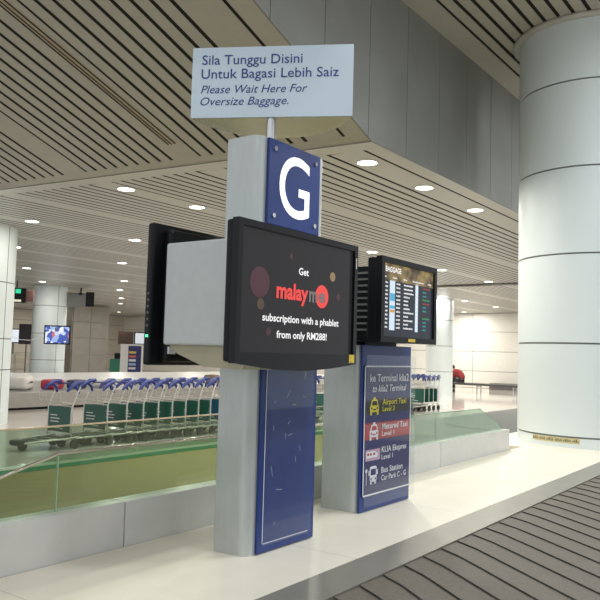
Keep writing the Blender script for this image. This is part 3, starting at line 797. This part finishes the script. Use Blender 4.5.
for z in (.15,.55,1.0):
    for d in (0,.5): rk.tube([a+bkv*d+Vector((0,0,z)), a+ax*1.7+bkv*d+Vector((0,0,z))], .025, 6)
    P = [a+Vector((0,0,z)), a+ax*1.7+Vector((0,0,z)), a+ax*1.7+bkv*.5+Vector((0,0,z)), a+bkv*.5+Vector((0,0,z))]
    rk.prism(P, (0,0,.02))
rk.build('frame', M_wire, t)
for i in range(2):
    p = a+ax*(.15+.85*i)+bkv*.08; z = .572
    b_ = MB().prism([p+Vector((0,0,z)), p+ax*.55+Vector((0,0,z)), p+ax*.55+bkv*.35+Vector((0,0,z)), p+bkv*.35+Vector((0,0,z))], (0,0,.27)).build('box', mat('pale_box',(.7,.62,.5),.6))
    tag(b_, ('left' if i == 0 else 'right')+' pale carton standing on the middle shelf of the far rack', 'box', 'cartons on the far rack')
t = empty('directory_kiosk', (30.7,34.5,0), 'distant white and blue directory kiosk beside the black edge-on television', 'kiosk')
slab('cabinet', (30.2,35.2), (31.05,34.2), 0, 1.85, .35, mat('white_kiosk',(.75,.76,.78),.4), t)
slab('blue_board', (30.5,34.83), (31.0,34.24), .15, 1.75, .01, M_blue2, t)
cols_ = [(.55,.45,.12),(.5,.12,.1),(.65,.65,.7),(.3,.45,.7),(.65,.65,.7)]
for i, c in enumerate(cols_):
    slab('row', (30.53,34.79), (30.8,34.47), 1.28-i*.24, 1.42-i*.24, .01, mat('row_colour_%d' % i, c, .5), t)
for ch in t.children:
    if ch.name.startswith('blue_board'): ch.location = (-.012,-.01,0)
    if ch.name.startswith('row'): ch.location = (-.03,-.025,0)
t = empty('display_screen', (33.9,38.4,0), 'wide far monitor with one dark and one white half above the kiosk', 'display')
slab('dark_half', (33.3,39.1), (33.95,38.35), 1.85, 2.72, .1, mat('brown_black',(.05,.03,.025),.4), t)
slab('white_half', (33.98,38.3), (34.9,37.2), 1.85, 2.72, .1, M_black, t, screen=emit('pale_screen_2',(.8,.85,.9),.8), bez=.08)
MB().box((34.0,38.5,0),(34.2,38.7,1.9)).build('stand', M_seam, t)
t = empty('counter_cabinet', (33.4,39.3,0), 'small dark green cabinet with black top against the far wall', 'cabinet')
slab('cabinet_body', (33.1,39.6), (33.75,38.85), 0, .85, .5, mat('green_cabinet',(.02,.14,.10),.5), t)
slab('black_box', (33.3,39.4), (33.8,38.83), .86, 1.25, .4, M_black, t)

# ------------------------------------------------------------------ bench and person on the right
t = empty('bench', (32.8,11.5,0), 'long dark backless bench on chrome legs against the bright far wall', 'bench')
MB().box((32.3,7.5,.34),(32.95,15.2,.44),.02).build('seat', mat('dark_seat',(.06,.06,.06),.4), t)
for y in (8.2,9.9,11.6,13.3,14.6):
    for x in (32.38,32.85):
        MB().tube([(x,y,0),(x,y,.34)], .03, 8).build('leg', M_chrome, t)
    MB().tube([(32.38,y,.3),(32.85,y,.3)], .02, 6).build('cross_bar', M_chrome, t)
t = empty('skirting_cabinet', (36.8,11,0), 'low dark grey plinth along the far wall behind the bench', 'plinth')
MB().box((36.9,7,0),(37.7,14.5,.32),.01).build('plinth_body', mat('dark_plinth',(.12,.11,.11),.5), t)

def skin(name, verts, edges, radii, m, parent, root=0, sub=2):
    me = bpy.data.meshes.new(name); o0 = origin(parent)
    me.from_pydata([tuple(Vector(v)-o0) for v in verts], edges, [])
    o = bpy.data.objects.new(name, me); COL.objects.link(o); o.parent = parent
    mod = o.modifiers.new('s', 'SKIN')
    for i, v in enumerate(me.skin_vertices[0].data):
        v.radius = (radii[i], radii[i]); v.use_root = (i == root)
    sb = o.modifiers.new('d', 'SUBSURF'); sb.levels = sub; sb.render_levels = sub
    bpy.context.view_layer.update()
    dg = bpy.context.evaluated_depsgraph_get()
    m2 = bpy.data.meshes.new_from_object(o.evaluated_get(dg))
    o.modifiers.clear(); o.data = m2; m2.materials.clear(); m2.materials.append(m)
    for p in m2.polygons: p.use_smooth = True
    return o
P = empty('person', (32.5,14.35,.44), 'person in a red jacket and dark trousers sitting hunched forward on the bench', 'person')
def PV(y, x, z): return (x, y, z)     # facing +y (towards the white column)
xm = 32.62; yb = 14.14
skinm = mat('skin',(.42,.25,.17),.5); jack = mat('red_jacket',(.30,.03,.035),.7,noise=.15); trou = mat('dark_trousers',(.03,.03,.04),.8); hair = mat('black_hair',(.012,.01,.01),.7)
V = [PV(yb,xm,.56), PV(yb+.02,xm,.72), PV(yb+.14,xm,.88), PV(yb+.30,xm,.97), PV(yb+.38,xm,1.02), PV(yb+.47,xm,1.06),PV(yb+.53,xm,1.10)]
Ed = [(0,1),(1,2),(2,3),(3,4),(4,5),(5,6)]; Rr = [.155,.15,.165,.15,.07,.09,.095]
for s in (-1,1):
    b0 = len(V)
    V += [PV(yb+.28,xm+s*.19,.93), PV(yb+.42,xm+s*.24,.70), PV(yb+.58,xm+s*.16,.66), PV(yb+.66,xm+s*.10,.63)]
    Ed += [(3,b0),(b0,b0+1),(b0+1,b0+2),(b0+2,b0+3)]; Rr += [.07,.052,.042,.035]
    b0 = len(V)
    V += [PV(yb+.08,xm+s*.10,.54), PV(yb+.50,xm+s*.14,.56), PV(yb+.47,xm+s*.14,.12), PV(yb+.56,xm+s*.14,.05)]
    Ed += [(0,b0),(b0,b0+1),(b0+1,b0+2),(b0+2,b0+3)]; Rr += [.10,.075,.055,.045]
body = skin('body', V, Ed, Rr, skinm, P)
# clothing follows the body
Vj = V[:5] ; Ej = [(0,1),(1,2),(2,3),(3,4)]; Rj = [.185,.18,.19,.175,.085]
for s in (-1,1):
    b0 = len(Vj)
    Vj += [PV(yb+.28,xm+s*.19,.93), PV(yb+.42,xm+s*.24,.70), PV(yb+.57,xm+s*.165,.66)]
    Ej += [(3,b0),(b0,b0+1),(b0+1,b0+2)]; Rj += [.09,.07,.055]
skin('jacket', Vj, Ej, Rj, jack, P)
Vt = [PV(yb,xm,.57)]; Et = []; Rt = [.17]
for s in (-1,1):
    b0 = len(Vt)
    Vt += [PV(yb+.08,xm+s*.10,.555), PV(yb+.50,xm+s*.14,.565), PV(yb+.47,xm+s*.14,.14)]
    Et += [(0,b0),(b0,b0+1),(b0+1,b0+2)]; Rt += [.118,.09,.07]
skin('trousers', Vt, Et, Rt, trou, P)
bm = bmesh.new(); bmesh.ops.create_icosphere(bm, subdivisions=3, radius=.125)
for v in bm.verts: v.co = Vector((v.co.x*.85+xm, v.co.y+yb+.48, v.co.z*1.0+1.125 + (0 if v.co.z > -.02 else .03)))
MB().bm(bm, True).build('hair', hair, P)
for s in (-1,1):
    MB().box((xm+s*.14-.05,yb+.42,0),(xm+s*.14+.05,yb+.68,.09),.03).build('shoe', M_tyre, P)

# ------------------------------------------------------------------ ceiling downlights
LI = [(7.85,4.70,'nearest downlight of the row beside the grey bulkhead, just right of the ceiling corner'),
      (9.44,4.70,'middle downlight of the row beside the grey bulkhead'),
      (11.29,4.70,'farthest visible downlight of the row beside the grey bulkhead, by the big column'),
      (7.39,8.65,'large downlight left of the overhead sign, just beyond the ceiling joint'),
      (8.93,8.65,'downlight directly left of the G pillar'),
      (14.88,8.72,'downlight just above and left of the baggage arrivals screen'),
      (18.78,8.77,'downlight touching the upper right corner of the baggage arrivals screen'),
      (22.2,8.77,'downlight right of the baggage screen, on the dark ceiling joint'),
      (24.5,8.3,'downlight just below the dark ceiling joint, close to the big column'),
      (8.43,12.55,'downlight above the top of the left column'),
      (11.03,12.55,'downlight left of the edge-on black television'),
      (10.5,16.25,'small downlight right beside the left column'),
      (13.9,16.3,'downlight above the middle of the steel pier'),
      (13.57,20.35,'downlight above the small hanging sign'),
      (17.7,20.6,'downlight second in the receding line over the kiosk'),
      (16.7,24.0,'downlight above the pale column with the television'),
      (20.4,24.0,'downlight third in the receding line over the kiosk'),
      (23.75,27.8,'downlight fourth in the receding line over the kiosk'),
      (26.7,31.3,'downlight fifth in the receding line over the kiosk'),
      (33.0,38.8,'downlight last in the receding line over the kiosk'),
      (27.8,12.95,'downlight over the bright column beside the seated person'),
      (29.5,12.7,'downlight over the bench, left one of the pair'),
      (33.3,12.8,'downlight over the bench, right one of the pair'),
      (35.2,17.2,'small downlight at the foot of the ceiling, above the bright column'),
      (36.6,15.8,'small downlight close to the bright far wall'),
      ]
def area(loc, r, e, tint=(1,.95,.86)):
    l = bpy.data.lights.new('lamp', 'AREA'); l.shape = 'DISK'; l.size = r*2; l.energy = e; l.color = tint
    o = bpy.data.objects.new('lamp', l); o.location = loc; COL.objects.link(o); return o
def LE(x, y):
    if y < 6 and 9 < x < 16: return 26
    if y < 6: return 85
    if y > 10 and x < 12: return 16
    if y > 10 and x < 24: return 42
    if y < 10 and x < 24: return 55
    return 85
first = None
for i, (x, y, lb) in enumerate(LI):
    if first is None:
        t = empty('downlight', (x,y,ZC), lb, 'ceiling light', 'round downlights in the flat ceiling')
        MB().lathe((x,y), [(.118,ZC-.006),(.142,ZC-.012),(.152,ZC-.004),(.152,ZC+.0)], 28).build('trim_ring', M_ring, t)
        MB().cyl((x,y), .122, ZC-.007, ZC-.003, 28).build('lens', M_lamp, t)
        first = t
    else: dup(first, (x,y,ZC), lb)
    area((x,y,ZC-.03), .12, LE(x,y))
# downlights outside the picture that also light the hall
for x, y in ((12.7,4.7),(14.88,4.7),(18.8,4.7),(22.5,4.7),(26.5,4.7),(11.0,8.65),(12.9,8.65),(12.9,12.55),(14.9,12.55),(18.8,12.55),(22.6,12.55),(17.6,16.3),(21.5,16.3),(26,16.3),(30,16.3),(26.0,8.7),(30,8.7),(34,8.7),(34,5.5),
             (24,21),(29,21),(33,21),(27,26),(31,26),(35,27),(21,31),(24,38),(29,40),(34,33)):
    area((x,y,ZC-.03), .12, LE(x,y))
# unseen lamps added in the high ceiling to light the platform and column
for x, y in ((0,.0),(3.5,-.6),(7.5,-.6),(12,-.8),(16,-.8),(21,0),(26,0),(31,0),(12,1.5),(8.6,-1.6),(5.2,.6)):
    area((x,y,ZH-.03), .25, 70, (.94,.98,1))

# ------------------------------------------------------------------ world, camera
w = bpy.data.worlds.new('World'); SC.world = w; w.use_nodes = True
w.node_tree.nodes['Background'].inputs[0].default_value = (.94,.97,1,1)
w.node_tree.nodes['Background'].inputs[1].default_value = .8

f, pitch, roll, yaw = 740.0, math.atan(53/740.0), .028, math.radians(54.11766537)
cp, sp = math.cos(pitch), math.sin(pitch)
fw = Vector((0,cp,sp)); u = Vector((0,-sp,cp)); r = Vector((1,0,0))
c, s = math.cos(roll), math.sin(roll)
u2, r2 = c*u - s*r, c*r + s*u
Rz = Matrix.Rotation(-yaw, 3, 'Z')
fw, u2, r2 = Rz@fw, Rz@u2, Rz@r2
cam = bpy.data.cameras.new('Camera'); co = bpy.data.objects.new('Camera', cam); COL.objects.link(co)
cam.sensor_width = 36; cam.lens = f/600*36; cam.clip_end = 200
mw = Matrix((r2, u2, -fw)).transposed().to_4x4(); mw.translation = Vector((0,0,1.6))
co.matrix_world = mw
SC.camera = co
SC.view_settings.view_transform = 'Standard'; SC.view_settings.look = 'None'
SC.view_settings.gamma = 1; SC.view_settings.use_curve_mapping = False
SC.view_settings.exposure = 0.0
